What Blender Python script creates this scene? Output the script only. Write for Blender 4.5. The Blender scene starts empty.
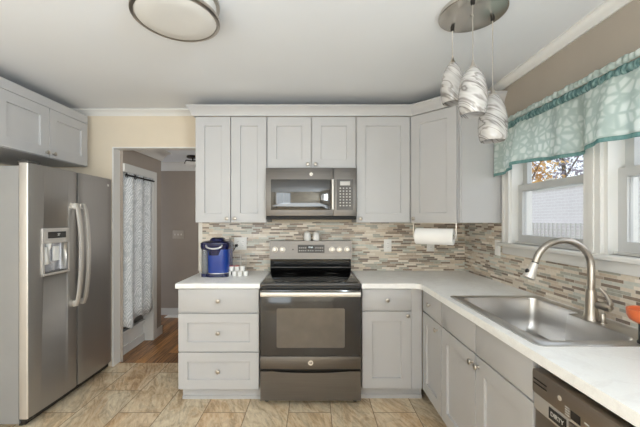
import bpy, bmesh, math, random
from mathutils import Vector, Matrix

# ------------------------------------------------------------------ camera, world, lights, exposure
S = bpy.context.scene
COL = S.collection
cam_d = bpy.data.cameras.new('camera'); cam = bpy.data.objects.new('camera', cam_d); COL.objects.link(cam)
cam.location = (0, 0, 1.39); cam.rotation_euler = (math.pi/2, 0, 0)
cam_d.sensor_width = 36; cam_d.lens = 36*322/640
cam_d.shift_x = 6/640; cam_d.shift_y = 7/640
cam_d.clip_start = 0.02
S.camera = cam

w = bpy.data.worlds.new('world'); S.world = w; w.use_nodes = True
bg = w.node_tree.nodes['Background']
sky = w.node_tree.nodes.new('ShaderNodeTexSky'); sky.sky_type = 'NISHITA'; sky.sun_disc = False; sky.sun_elevation = math.radians(40); sky.sun_rotation = 2.0
mixn = w.node_tree.nodes.new('ShaderNodeMixRGB'); mixn.inputs[0].default_value = 0.94
mixn.inputs[2].default_value = (0.93, 0.96, 1.0, 1)
w.node_tree.links.new(sky.outputs[0], mixn.inputs[1]); w.node_tree.links.new(mixn.outputs[0], bg.inputs[0])
bg.inputs[1].default_value = 1.05

def area(name, loc, rot, sx, sy, power, color=(1, 1, 1)):
    d = bpy.data.lights.new(name, 'AREA'); d.shape = 'RECTANGLE'; d.size = sx; d.size_y = sy
    d.energy = power; d.color = color
    o = bpy.data.objects.new(name, d); COL.objects.link(o); o.location = loc; o.rotation_euler = rot
    return o
PI = math.pi
# daylight through the wide opening behind the camera, unseen upward fill added to brighten the ceiling
area('daylight_rear', (-1.9, -2.42, 1.5), (PI/2, 0, -0.35), 1.3, 1.7, 26, (0.83, 0.93, 1.0))
area('daylight_sink', (1.75, 1.55, 1.70), (0, PI/2, 0), 0.9, 1.7, 3, (0.83, 0.93, 1.0))
area('side_fill', (1.75, -1.5, 1.64), (0, PI/2, 0), 0.8, 1.6, 185, (0.83, 0.93, 1.0))  # added side fill, brightens the left cabinets and fridge through an unseen opening
area('ceiling_fill', (-0.3, -1.25, 0.8), (PI, 0, 0), 3.2, 2.2, 118, (0.83, 0.93, 1.0))
area('hall_fill', (-0.9, 4.1, 1.5), (0, PI/2, 0), 1.2, 1.0, 2.6, (1.0, 0.97, 0.93))  # fill light added inside the hall, no window stands there

S.view_settings.view_transform = 'Standard'; S.view_settings.look = 'None'
S.view_settings.gamma = 1; S.view_settings.use_curve_mapping = False
S.view_settings.exposure = 0.06
S.cycles.max_bounces = 10; S.cycles.diffuse_bounces = 6; S.cycles.sample_clamp_indirect = 4

# ------------------------------------------------------------------ materials
def lin(c):
    return tuple(((v/255)/12.92 if v/255 <= .04045 else ((v/255+.055)/1.055)**2.4) for v in c) + (1,)
class NT:
    def __init__(s, name):
        s.m = bpy.data.materials.new(name); s.m.use_nodes = True; s.t = s.m.node_tree
        s.b = s.t.nodes['Principled BSDF']
    def n(s, typ, **k):
        o = s.t.nodes.new(typ)
        for a, v in k.items(): setattr(o, a, v)
        return o
    def l(s, a, b): s.t.links.new(a, b)
    def math(s, op, a, b=None):
        o = s.n('ShaderNodeMath', operation=op)
        for i, v in enumerate((a, b)):
            if v is None: continue
            if isinstance(v, (int, float)): o.inputs[i].default_value = v
            else: s.l(v, o.inputs[i])
        return o.outputs[0]
    def ramp(s, fac, stops, mode='LINEAR'):
        o = s.n('ShaderNodeValToRGB'); r = o.color_ramp; r.interpolation = mode
        while len(r.elements) < len(stops): r.elements.new(0.5)
        for e, (p, c) in zip(r.elements, stops): e.position = p; e.color = c
        s.l(fac, o.inputs[0]); return o.outputs[0]
    def mix(s, fac, a, b, typ='MIX'):
        o = s.n('ShaderNodeMixRGB', blend_type=typ)
        for i, v in enumerate((fac, a, b)):
            if isinstance(v, (int, float)): o.inputs[i].default_value = v
            elif isinstance(v, tuple): o.inputs[i].default_value = v
            else: s.l(v, o.inputs[i])
        return o.outputs[0]
    def pos(s): return s.n('ShaderNodeNewGeometry').outputs['Position']
    def sep(s, v):
        o = s.n('ShaderNodeSeparateXYZ'); s.l(v, o.inputs[0]); return o.outputs
    def comb(s, x, y, z=0.0):
        o = s.n('ShaderNodeCombineXYZ')
        for i, v in enumerate((x, y, z)):
            if isinstance(v, (int, float)): o.inputs[i].default_value = v
            else: s.l(v, o.inputs[i])
        return o.outputs[0]
    def noise(s, vec, scale, detail=3, rough=.5, dist=0.0):
        o = s.n('ShaderNodeTexNoise'); s.l(vec, o.inputs['Vector']); o.inputs['Scale'].default_value = scale
        o.inputs['Detail'].default_value = detail; o.inputs['Roughness'].default_value = rough
        o.inputs['Distortion'].default_value = dist
        return o.outputs[0]
    def bump(s, h, strength=.2, dist=.002):
        o = s.n('ShaderNodeBump'); o.inputs['Strength'].default_value = strength; o.inputs['Distance'].default_value = dist
        s.l(h, o.inputs['Height']); s.l(o.outputs[0], s.b.inputs['Normal'])
def plain(name, rgb, rough=.5, metal=0, spec=.5, emit=None, es=1, var=0.03, vs=6, **k):
    t = NT(name); b = t.b; c = lin(rgb)
    n = t.noise(t.pos(), vs, 3)
    d = tuple(min(1, v*(1+var)) for v in c[:3])+(1,); e = tuple(v*(1-var) for v in c[:3])+(1,)
    t.l(t.ramp(n, [(.3, e), (.7, d)]), b.inputs['Base Color'])
    b.inputs['Roughness'].default_value = rough; b.inputs['Metallic'].default_value = metal
    b.inputs['Specular IOR Level'].default_value = spec
    if emit:
        b.inputs['Emission Color'].default_value = lin(emit); b.inputs['Emission Strength'].default_value = es
    for a, v in k.items(): b.inputs[a.replace('_', ' ')].default_value = v
    return t.m
def brushed(name, rgb, rough=.3, axis='z', amt=.10, metal=1.0):
    t = NT(name); x, y, z = t.sep(t.pos())
    sc = {'z': (260, 260, 3), 'x': (3, 260, 260), 'y': (260, 3, 260)}[axis]
    v = t.comb(t.math('MULTIPLY', x, sc[0]), t.math('MULTIPLY', y, sc[1]), t.math('MULTIPLY', z, sc[2]))
    n = t.noise(v, 1, 2); c = lin(rgb)
    t.l(t.ramp(n, [(.25, tuple(q*(1-amt) for q in c[:3])+(1,)), (.75, tuple(min(1, q*(1+amt)) for q in c[:3])+(1,))]), t.b.inputs['Base Color'])
    t.l(t.ramp(n, [(.2, (rough-.05,)*3+(1,)), (.8, (rough+.06,)*3+(1,))]), t.b.inputs['Roughness'])
    t.b.inputs['Metallic'].default_value = metal
    return t.m
M = {}
M['cab'] = plain('cabinet_paint', (180, 179, 179), .38, var=.015)
M['wall'] = plain('wall_beige_paint', (211, 198, 178), .75, var=.02)
M['wall_r'] = plain('wall_shaded_paint', (164, 154, 142), .75, var=.02)  # wall paint darkened to carry the shade on the window wall
M['hallwall'] = plain('hall_taupe_paint', (158, 147, 137), .75, var=.02)
M['ceil'] = plain('ceiling_white', (221, 223, 226), .8, var=.012, vs=2)
M['trim'] = plain('trim_white', (216, 214, 210), .4, var=.01)
M['steel'] = brushed('fridge_steel', (170, 167, 163), .36, 'z', .04, metal=.8)
M['steel_side'] = plain('fridge_side_grey', (150, 150, 150), .45, metal=.3)
M['steel_edge'] = plain('fridge_edge_steel', (196, 191, 185), .4, metal=.5)
M['slate'] = brushed('range_steel', (116, 112, 108), .38, 'x')
M['slate_y'] = brushed('dishwasher_steel', (162, 152, 142), .4, 'y', .04)
M['nickel'] = plain('brushed_nickel', (196, 190, 182), .3, metal=1, var=.02)
M['satin'] = plain('satin_nickel_flat', (206, 201, 194), .26, metal=1, var=.02)
M['nickel_dk'] = plain('faucet_nickel', (178, 171, 162), .28, metal=1, var=.02)
M['handle'] = brushed('handle_steel', (222, 217, 210), .42, 'z', .04, metal=.8)
M['sink'] = plain('sink_steel', (202, 200, 198), .3, metal=1, var=.03)
M['black'] = plain('black_plastic', (24, 23, 23), .4)
M['dark'] = plain('dark_gap', (30, 28, 27), .7)
M['cooktop'] = plain('black_ceramic_glass', (14, 13, 13), .06, spec=.6)
M['ring'] = plain('burner_ring_grey', (44, 43, 43), .2)
M['ovenglass'] = plain('oven_door_glass', (50, 48, 47), .1, spec=.7)
M['ovenwin'] = plain('oven_window_glass', (92, 85, 78), .13, spec=.7, var=.1, vs=9)
M['mwglass'] = plain('microwave_window_glass', (44, 42, 40), .05, spec=1.0)
M['mwpanel'] = plain('control_panel_grey', (66, 63, 61), .25)
M['key'] = plain('keypad_print', (190, 188, 184), .5)
M['lcd'] = plain('lcd_lit', (220, 228, 228), .4, emit=(225, 235, 235), es=.7)
M['white'] = plain('white_plastic', (232, 230, 226), .4)
M['diffuser'] = plain('frosted_diffuser', (205, 203, 199), .5)
M['paper'] = plain('paper_towel', (240, 238, 235), .95)
M['cardboard'] = plain('cardboard_core', (150, 120, 90), .9)
M['blue'] = plain('cobalt_plastic', (22, 56, 136), .18, spec=.6)
M['navy'] = plain('navy_plastic', (14, 20, 62), .15, spec=.6)
M['silverp'] = plain('silver_plastic', (200, 200, 205), .25, metal=.7)
M['tank'] = plain('water_tank', (196, 200, 204), .08, Transmission_Weight=.75, IOR=1.3)
M['red'] = plain('pod_foil_red', (196, 52, 48), .4)
M['green'] = plain('pod_foil_green', (96, 130, 88), .4)
M['pod'] = plain('pod_foil_white', (232, 228, 222), .4)
M['orange'] = plain('orange_glaze', (206, 104, 62), .35, var=.1, vs=30)
M['bronze'] = plain('dark_bronze', (40, 36, 33), .4, metal=.6)
M['grout'] = plain('drywall_edge', (218, 214, 206), .7)

def mosaic(name, ax):
    t = NT(name); x, y, z = t.sep(t.pos()); u = x if ax == 'x' else y
    P = .0166
    rv = t.math('DIVIDE', z, P); row = t.math('FLOOR', rv); fr = t.math('SUBTRACT', rv, row)
    wv = t.math('ADD', t.math('MULTIPLY', u, 10.5), t.math('MULTIPLY', row, 37.31))
    vo = t.n('ShaderNodeTexVoronoi', voronoi_dimensions='1D', feature='F1'); t.l(wv, vo.inputs['W']); vo.inputs['Scale'].default_value = 1
    ve = t.n('ShaderNodeTexVoronoi', voronoi_dimensions='1D', feature='DISTANCE_TO_EDGE'); t.l(wv, ve.inputs['W']); ve.inputs['Scale'].default_value = 1
    rnd = t.sep(vo.outputs['Color'])[0]
    C = lin
    col = t.ramp(rnd, [(0, C((212, 200, 184))), (.2, C((138, 123, 110))), (.33, C((196, 180, 162))), (.47, C((164, 163, 153))),
                       (.60, C((222, 212, 198))), (.74, C((118, 105, 95))), (.82, C((186, 188, 180))), (.92, C((164, 149, 134)))], 'CONSTANT')
    nz = t.noise(t.pos(), 60, 3)
    col = t.mix(.25, col, t.ramp(nz, [(.3, (.45, .42, .38, 1)), (.7, (.85, .8, .75, 1))]), 'OVERLAY')
    g1 = t.math('LESS_THAN', fr, .11); g2 = t.math('LESS_THAN', ve.outputs['Distance'], .013)
    g = t.math('MAXIMUM', g1, g2)
    t.l(t.mix(g, col, C((206, 197, 184))), t.b.inputs['Base Color'])
    t.l(t.ramp(t.math('MAXIMUM', g, t.math('MULTIPLY', rnd, .3)), [(0, (.14,)*3+(1,)), (1, (.8,)*3+(1,))]), t.b.inputs['Roughness'])
    t.bump(t.math('SUBTRACT', 1.0, g), .4, .0015)
    return t.m
M['mosaic_x'] = mosaic('mosaic_tile_back', 'x'); M['mosaic_y'] = mosaic('mosaic_tile_right', 'y')

def floor_tile():
    t = NT('travertine_tile'); x, y, z = t.sep(t.pos())
    W, L = .3075, .615
    cu = t.math('DIVIDE', t.math('ADD', x, .80+W*20), W); ci = t.math('FLOOR', cu); cf = t.math('SUBTRACT', cu, ci)
    odd = t.math('MODULO', ci, 2.0)
    rv = t.math('DIVIDE', t.math('ADD', t.math('SUBTRACT', y, 2.33-L*20), t.math('MULTIPLY', odd, L/2)), L)
    ri = t.math('FLOOR', rv); rf = t.math('SUBTRACT', rv, ri)
    def edge(f, s):
        a = t.math('MINIMUM', f, t.math('SUBTRACT', 1.0, f)); return t.math('LESS_THAN', a, .0026/s)
    g = t.math('MAXIMUM', edge(cf, W), edge(rf, L))
    wn = t.n('ShaderNodeTexWhiteNoise', noise_dimensions='2D'); t.l(t.comb(ci, ri), wn.inputs['Vector'])
    rr = t.sep(wn.outputs['Color'])
    px = t.math('ADD', x, t.math('MULTIPLY', rr[0], 9)); py = t.math('ADD', y, t.math('MULTIPLY', rr[1], 9))
    ux = t.math('ADD', t.math('MULTIPLY', px, 2.6), t.math('MULTIPLY', py, 1.2)); uy = t.math('SUBTRACT', t.math('MULTIPLY', py, 1.1), t.math('MULTIPLY', px, .9))
    v = t.comb(ux, uy, t.math('MULTIPLY', rr[2], 5))
    n1 = t.noise(v, 1.5, 6, .58, 1.2)
    v2 = t.comb(t.math('MULTIPLY', ux, 2.2), uy, 0)
    n2 = t.noise(v2, 2.3, 7, .66, 2.2)
    C = lin
    c1 = t.ramp(n1, [(.36, C((152, 118, 82))), (.44, C((200, 164, 122))), (.50, C((226, 206, 174))), (.545, C((176, 156, 128))), (.62, C((232, 218, 192)))])
    c2 = t.ramp(n2, [(.40, C((108, 84, 60))), (.47, C((198, 168, 130))), (.58, C((236, 222, 196)))])
    n3 = t.noise(t.comb(t.math('MULTIPLY', ux, 9), t.math('MULTIPLY', uy, 5), 0), 4, 4, .7, .5)
    c = t.mix(.42, c1, c2)
    c = t.mix(.12, c, t.ramp(n3, [(.40, C((96, 78, 58))), (.55, C((235, 222, 196)))]))
    c = t.mix(.25, c, t.ramp(rr[2], [(0, C((204, 160, 112))), (.4, C((214, 192, 156))), (.7, C((182, 170, 146))), (1, C((226, 208, 176)))]), 'MIX')
    t.l(t.mix(g, c, C((122, 96, 70))), t.b.inputs['Base Color'])
    t.b.inputs['Roughness'].default_value = .38
    t.bump(t.math('ADD', t.math('MULTIPLY', t.math('SUBTRACT', 1.0, g), 1.0), t.math('MULTIPLY', n2, .25)), .3, .002)
    return t.m
M['tile'] = floor_tile()

def wood_floor():
    t = NT('hall_wood'); x, y, z = t.sep(t.pos()); W = .11
    cu = t.math('DIVIDE', x, W); ci = t.math('FLOOR', cu); cf = t.math('SUBTRACT', cu, ci)
    rv = t.math('DIVIDE', t.math('ADD', y, t.math('MULTIPLY', ci, .37)), .9); ri = t.math('FLOOR', rv)
    wn = t.n('ShaderNodeTexWhiteNoise', noise_dimensions='2D'); t.l(t.comb(t.math('ADD', ci, 3.0), ri), wn.inputs['Vector'])
    r = wn.outputs['Value']
    n = t.noise(t.comb(t.math('MULTIPLY', x, 60), t.math('MULTIPLY', y, 4), t.math('MULTIPLY', r, 20)), 1, 4, .6, .6)
    C = lin
    base = t.ramp(r, [(0, C((60, 38, 24))), (.3, C((110, 74, 48))), (.5, C((168, 124, 84))), (.65, C((84, 56, 38))), (.85, C((220, 158, 92))), (1, C((92, 62, 42)))])
    c = t.mix(.4, base, t.ramp(n, [(.40, C((50, 28, 14))), (.60, C((214, 152, 88)))]))
    g = t.math('LESS_THAN', cf, .04)
    t.l(t.mix(g, c, C((48, 34, 24))), t.b.inputs['Base Color']); t.b.inputs['Roughness'].default_value = .3
    return t.m
M['wood'] = wood_floor()

def quartz():
    t = NT('white_quartz'); p = t.pos()
    n = t.noise(p, 3.2, 6, .6, 1.4); f = t.noise(p, 180, 2)
    c = t.ramp(n, [(.44, lin((240, 240, 238))), (.50, lin((234, 233, 231))), (.56, lin((240, 240, 238)))])
    c = t.mix(.05, c, t.ramp(f, [(.4, (.5, .5, .5, 1)), (.6, (.95, .95, .95, 1))]))
    t.l(c, t.b.inputs['Base Color']); t.b.inputs['Roughness'].default_value = .3
    return t.m
M['quartz'] = quartz()

def marble_glass():
    t = NT('swirled_art_glass'); x, y, z = t.sep(t.pos())
    v = t.comb(t.math('MULTIPLY', x, 4.5), t.math('MULTIPLY', y, 4.5), t.math('ADD', t.math('MULTIPLY', z, 15), t.math('MULTIPLY', x, 13)))
    n = t.noise(v, .62, 3, .5, 1.2)
    L1 = lin((190, 187, 184)); L2 = lin((170, 167, 164)); D = lin((112, 107, 104))
    c = t.ramp(n, [(.28, L1), (.40, L2), (.425, D), (.45, L2), (.50, L1), (.535, lin((136, 131, 128))), (.56, L1), (.62, L2), (.645, lin((150, 146, 143))), (.67, L1)])
    t.l(c, t.b.inputs['Base Color']); t.b.inputs['Roughness'].default_value = .12
    t.b.inputs['Subsurface Weight'].default_value = .0
    t.b.inputs['Coat Weight'].default_value = .5
    return t.m
M['artglass'] = marble_glass()

def sheer(name, hem=False, header=False):
    t = NT(name); x, y, z = t.sep(t.pos())
    C = lin
    if hem or header:
        n = t.noise(t.comb(x, t.math('MULTIPLY', y, 3), z), 26, 3)
        c = t.ramp(n, [(.35, C((100, 138, 138))), (.62, C((170, 198, 196)))] if not hem else [(.35, C((132, 172, 170))), (.6, C((152, 186, 183)))])
        tr = .04
    else:
        n = t.noise(t.pos(), 5, 2)
        p = t.comb(0.0, t.math('ADD', y, t.math('MULTIPLY', n, .03)), t.math('ADD', z, t.math('MULTIPLY', n, .02)))
        vo = t.n('ShaderNodeTexVoronoi', feature='DISTANCE_TO_EDGE', voronoi_dimensions='3D'); t.l(p, vo.inputs['Vector'])
        vo.inputs['Scale'].default_value = 23; vo.inputs['Randomness'].default_value = .8
        c = t.ramp(vo.outputs['Distance'], [(.03, C((206, 218, 214))), (.09, C((211, 222, 218))), (.20, C((234, 240, 237))), (.5, C((238, 243, 241)))])
        tr = .10
    t.t.nodes.remove(t.b)
    d = t.n('ShaderNodeBsdfDiffuse'); l = t.n('ShaderNodeBsdfTranslucent'); q = t.n('ShaderNodeBsdfTransparent')
    t.l(c, d.inputs[0]); t.l(c, l.inputs[0])
    m1 = t.n('ShaderNodeMixShader'); m1.inputs[0].default_value = .56; t.l(d.outputs[0], m1.inputs[1]); t.l(l.outputs[0], m1.inputs[2])
    m2 = t.n('ShaderNodeMixShader'); m2.inputs[0].default_value = tr; t.l(m1.outputs[0], m2.inputs[1]); t.l(q.outputs[0], m2.inputs[2])
    t.l(m2.outputs[0], t.t.nodes['Material Output'].inputs[0])
    return t.m
M['valance'] = sheer('aqua_sheer'); M['hem'] = sheer('aqua_hem', hem=True); M['header'] = sheer('aqua_header', header=True)

def leafy():
    t = NT('leaf_print_fabric'); x, y, z = t.sep(t.pos())
    C = lin
    zz = t.math('ADD', z, t.math('MULTIPLY', t.math('ABSOLUTE', t.math('SUBTRACT', t.math('FRACT', t.math('MULTIPLY', y, 6.5)), .5)), .30))
    n = t.noise(t.comb(x, t.math('MULTIPLY', y, 2), z), 7, 3, .5)
    zz = t.math('ADD', zz, t.math('MULTIPLY', n, .16))
    wv = t.math('SINE', t.math('MULTIPLY', zz, 170))
    blob = t.noise(t.pos(), 20, 2)
    m = t.math('MULTIPLY', t.math('GREATER_THAN', wv, .1), t.math('GREATER_THAN', blob, .42))
    t.l(t.mix(m, C((196, 199, 201)), C((232, 233, 234))), t.b.inputs['Base Color']); t.b.inputs['Roughness'].default_value = .9
    return t.m
M['leafy'] = leafy()

def glassmat():
    t = NT('window_glass'); t.t.nodes.remove(t.b)
    g = t.n('ShaderNodeBsdfGlossy'); g.inputs['Roughness'].default_value = .02
    q = t.n('ShaderNodeBsdfTransparent'); 
    m = t.n('ShaderNodeMixShader'); m.inputs[0].default_value = .045; t.l(q.outputs[0], m.inputs[1]); t.l(g.outputs[0], m.inputs[2])
    t.l(m.outputs[0], t.t.nodes['Material Output'].inputs[0]); return t.m
M['glass'] = glassmat()
M['vinyl'] = plain('window_vinyl_grey', (186, 186, 185), .4)
def brickwhite():
    t = NT('whitewashed_brick'); x, y, z = t.sep(t.pos())
    b = t.n('ShaderNodeTexBrick'); t.l(t.comb(y, z), b.inputs['Vector']); b.inputs['Scale'].default_value = 1
    b.inputs['Brick Width'].default_value = .22; b.inputs['Row Height'].default_value = .075; b.inputs['Mortar Size'].default_value = .008
    b.inputs['Color1'].default_value = lin((240, 235, 236)); b.inputs['Color2'].default_value = lin((236, 231, 232)); b.inputs['Mortar'].default_value = lin((248, 246, 246))
    t.l(b.outputs[0], t.b.inputs['Base Color']); t.b.inputs['Roughness'].default_value = .9; return t.m
M['brick'] = brickwhite()
M['grass'] = plain('lawn', (110, 120, 80), .95, var=.3, vs=8)
M['bark'] = plain('bark', (140, 126, 112), .9, var=.2)
M['leaf_o'] = plain('autumn_leaves', (240, 190, 120), .8, var=.3, vs=30)
M['leaf_b'] = plain('pale_grey_leaves', (170, 164, 176), .8, var=.4, vs=30)

# ------------------------------------------------------------------ mesh helpers
ORG = {}
class MB:
    def __init__(s): s.bm = bmesh.new(); s.xf = Matrix.Identity(4)
    def v(s, p): return s.bm.verts.new(s.xf @ Vector(p))
    def f(s, vs, smooth=False):
        try: q = s.bm.faces.new(vs); q.smooth = smooth; return q
        except ValueError: return None
    def box(s, x0, x1, y0, y1, z0, z1, bev=0, seg=2):
        x0, x1 = min(x0, x1), max(x0, x1); y0, y1 = min(y0, y1), max(y0, y1); z0, z1 = min(z0, z1), max(z0, z1)
        V = [s.v(p) for p in ((x0,y0,z0),(x1,y0,z0),(x1,y1,z0),(x0,y1,z0),(x0,y0,z1),(x1,y0,z1),(x1,y1,z1),(x0,y1,z1))]
        F = [s.f([V[i] for i in q]) for q in ((3,2,1,0),(4,5,6,7),(0,1,5,4),(1,2,6,5),(2,3,7,6),(3,0,4,7))]
        if bev:
            ed = {e for f in F for e in f.edges}
            r = bmesh.ops.bevel(s.bm, geom=list(ed), offset=bev, segments=seg, affect='EDGES', profile=.5)
            for f in r['faces']: f.smooth = True
        return s
    def loft(s, loops, closed=True, cap0=False, cap1=False, smooth=True):
        R = [[s.v(p) for p in L] for L in loops]; n = len(R[0])
        for a, b in zip(R, R[1:]):
            for i in range(n if closed else n-1):
                j = (i+1) % n; s.f([a[i], a[j], b[j], b[i]], smooth)
        if cap0: s.f(R[0][::-1])
        if cap1: s.f(R[-1])
        return s
    def lathe(s, c, prof, seg=24, axis=(0, 0, 1), cap0=True, cap1=True, smooth=True):
        a = Vector(axis).normalized(); q = a.to_track_quat('Z', 'Y'); c = Vector(c); loops = []
        for r, h in prof:
            loops.append([c + q @ Vector((r*math.cos(2*PI*k/seg), r*math.sin(2*PI*k/seg), h)) for k in range(seg)])
        return s.loft(loops, True, cap0, cap1, smooth)
    def cyl(s, p0, p1, r, r2=None, seg=16):
        p0 = Vector(p0); p1 = Vector(p1); d = p1-p0
        return s.lathe(p0, [(r, 0), (r if r2 is None else r2, d.length)], seg, d)
    def tube(s, pts, r, seg=12, rads=None):
        pts = [Vector(p) for p in pts]; loops = []; up = None
        for i, p in enumerate(pts):
            d = (pts[min(i+1, len(pts)-1)]-pts[max(i-1, 0)]).normalized()
            if up is None: up = d.orthogonal().normalized()
            up = (up-d*up.dot(d)).normalized(); sd = d.cross(up)
            rr = rads[i] if rads else r
            loops.append([p+(up*math.cos(2*PI*k/seg)+sd*math.sin(2*PI*k/seg))*rr for k in range(seg)])
        return s.loft(loops, True, True, True)
    def sweep(s, path, prof, side=1, zbase=0):
        """closed profile [(out, z)] swept along a plan polyline with mitred corners; out is to the right*side"""
        P = [Vector(p) for p in path]; loops = []
        for i, p in enumerate(P):
            ds = []
            if i > 0: ds.append((P[i]-P[i-1]).normalized())
            if i < len(P)-1: ds.append((P[i+1]-P[i]).normalized())
            ns = [Vector((d.y, -d.x))*side for d in ds]
            if len(ns) == 2: m = (ns[0]+ns[1]).normalized(); m = m/max(.2, m.dot(ns[0]))
            else: m = ns[0]
            loops.append([(p.x+m.x*o, p.y+m.y*o, zbase+z) for o, z in prof])
        return s.loft(loops, True, True, True, smooth=False)
    def build(s, name, mat, parent=None, smooth_angle=None):
        if parent is not None and parent in ORG: o0 = ORG[parent]
        else: o0 = Vector((0, 0, 0))
        bmesh.ops.remove_doubles(s.bm, verts=s.bm.verts[:], dist=1e-6)
        bmesh.ops.recalc_face_normals(s.bm, faces=s.bm.faces[:])
        for v in s.bm.verts: v.co -= o0
        me = bpy.data.meshes.new(name); s.bm.to_mesh(me); s.bm.free()
        if isinstance(mat, str): mat = M[mat]
        me.materials.append(mat)
        me.set_sharp_from_angle(angle=math.radians(38))
        o = bpy.data.objects.new(name, me); COL.objects.link(o)
        if parent is not None: o.parent = parent
        ORG[o] = o0
        return o
def root(name, loc, label, cat, group=None):
    o = bpy.data.objects.new(name, None); COL.objects.link(o); o.location = loc; o.empty_display_size = .1
    ORG[o] = Vector(loc); o['label'] = label; o['category'] = cat
    if group: o['group'] = group
    return o
def tag(o, label, cat, group=None):
    o['label'] = label; o['category'] = cat
    if group: o['group'] = group
    # put the origin of a single-mesh thing at its base
    me = o.data; xs = [v.co for v in me.vertices]
    c = Vector(((min(v.x for v in xs)+max(v.x for v in xs))/2, (min(v.y for v in xs)+max(v.y for v in xs))/2, min(v.z for v in xs)))
    for v in me.vertices: v.co -= c
    o.location = c; ORG[o] = c
    return o
def struct(o, label=None):
    o['kind'] = 'structure'
    if label: o['label'] = label
    return o
def B(name, mat, parent, *a, **k): return MB().box(*a, **k).build(name, mat, parent)
def round_poly(pts, rad, k=5):
    out = []; n = len(pts)
    for i in range(n):
        p = Vector(pts[i]); a = (Vector(pts[i-1])-p); b = (Vector(pts[(i+1) % n])-p)
        r = rad[i] if isinstance(rad, (list, tuple)) else rad
        A = a.normalized(); Bn = b.normalized(); ang = A.angle(Bn)
        if r <= 1e-5 or abs(ang-PI) < .01:
            for j in range(k): out.append(p + (Bn-A)*.5*(j/(k-1)-.5)*.002)
            continue
        t = r/math.tan(ang/2); t = min(t, a.length*.49, b.length*.49); r2 = t*math.tan(ang/2)
        s0 = p+A*t; c = p+(A+Bn).normalized()*(r2/math.sin(ang/2))
        v0 = s0-c; v1 = p+Bn*t-c; th = math.atan2(v0.x*v1.y-v0.y*v1.x, v0.dot(v1))
        for j in range(k):
            q = th*j/(k-1); out.append(c+Vector((v0.x*math.cos(q)-v0.y*math.sin(q), v0.x*math.sin(q)+v0.y*math.cos(q))))
    return out
def text_mesh(txt, size, mat, name, parent, mtx, depth=.0006, font_bold=False):
    cu = bpy.data.curves.new(name+'_c', 'FONT'); cu.body = txt; cu.size = size; cu.extrude = depth; cu.align_x = 'CENTER'; cu.align_y = 'CENTER'
    cu.offset = size*.015
    to = bpy.data.objects.new(name+'_t', cu); COL.objects.link(to)
    dg = bpy.context.evaluated_depsgraph_get(); me = bpy.data.meshes.new_from_object(to.evaluated_get(dg))
    bpy.data.objects.remove(to)
    o0 = ORG.get(parent, Vector((0, 0, 0)))
    for v in me.vertices: v.co = (mtx @ v.co) - o0
    me.materials.clear(); me.materials.append(M[mat])
    o = bpy.data.objects.new(name, me); COL.objects.link(o); o.parent = parent; ORG[o] = o0
    return o
def frame_mtx(o, n):
    """local x = right as seen from outside, y = up, z = outward normal n"""
    n = Vector(n).normalized(); u = Vector((0, 0, 1)).cross(n); m = Matrix.Identity(4)
    for i, a in enumerate((u, Vector((0, 0, 1)), n)):
        for j in range(3): m[j][i] = a[j]
    m.translation = Vector(o); return m

# panels on cabinet fronts: local x right, y up, z outward
def shaker(name, parent, o, n, w, h, st=.076, mat='cab', th=.019):
    mb = MB(); mb.xf = frame_mtx(o, n)
    mb.box(0, w, 0, h, 0, th)
    mb.bm.faces.ensure_lookup_table()
    nn = mb.xf.to_3x3() @ Vector((0, 0, 1))
    mb.bm.normal_update()
    f = max(mb.bm.faces, key=lambda f: f.calc_center_median().dot(nn))
    bmesh.ops.inset_region(mb.bm, faces=[f], thickness=st, depth=0, use_even_offset=True)
    bmesh.ops.inset_region(mb.bm, faces=[f], thickness=.0015, depth=0, use_even_offset=True)
    for v in f.verts: v.co -= nn*.014
    ob = mb.build(name, mat, parent)
    bv = ob.modifiers.new('bevel', 'BEVEL'); bv.width = .0016; bv.segments = 2; bv.limit_method = 'ANGLE'
    return ob
def slab(name, parent, o, n, w, h, mat='cab', th=.019):
    mb = MB(); mb.xf = frame_mtx(o, n); mb.box(0, w, 0, h, 0, th, bev=.0016, seg=2)
    return mb.build(name, mat, parent)
def knob(parent, o, n, x, y, th=.019, r=.016):
    mb = MB(); p = frame_mtx(o, n) @ Vector((x, y, th))
    mb.lathe(p, [(.009, 0), (.0065, .003), (.0055, .012), (r*.85, .016), (r, .020), (r*.9, .025), (r*.5, .028)], 16, n)
    return mb.build('knob', 'nickel_dk', parent)

# ------------------------------------------------------------------ the room
XL, XR, YB, YR, ZC = -2.74, 1.44, 3.067, -2.5, 2.44
OL, OR_, OH = -1.919, -1.08, 2.087        # hall opening in back wall
struct(B('floor', 'tile', None, XL-.1, XR+.1, YR-.1, 3.141, -.08, 0), 'travertine-look porcelain tile floor')
struct(B('floor_hall', 'wood', None, -2.75, -.4, 3.141, 4.95, -.08, 0), 'brown wood plank hall floor')
struct(B('ceiling', 'ceil', None, XL-.1, XR+.1, YR-.1, YB+.1, ZC, ZC+.08))
struct(B('wall_left', 'wall', None, XL-.1, XL, YR-.1, YB+.1, 0, ZC))
mb = MB()
mb.box(XL, OL, YB, YB+.1, 0, ZC).box(OL, OR_, YB, YB+.1, OH, ZC).box(OR_, XR, YB, YB+.1, 0, ZC)
struct(mb.build('wall_back', 'wall'))
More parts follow.
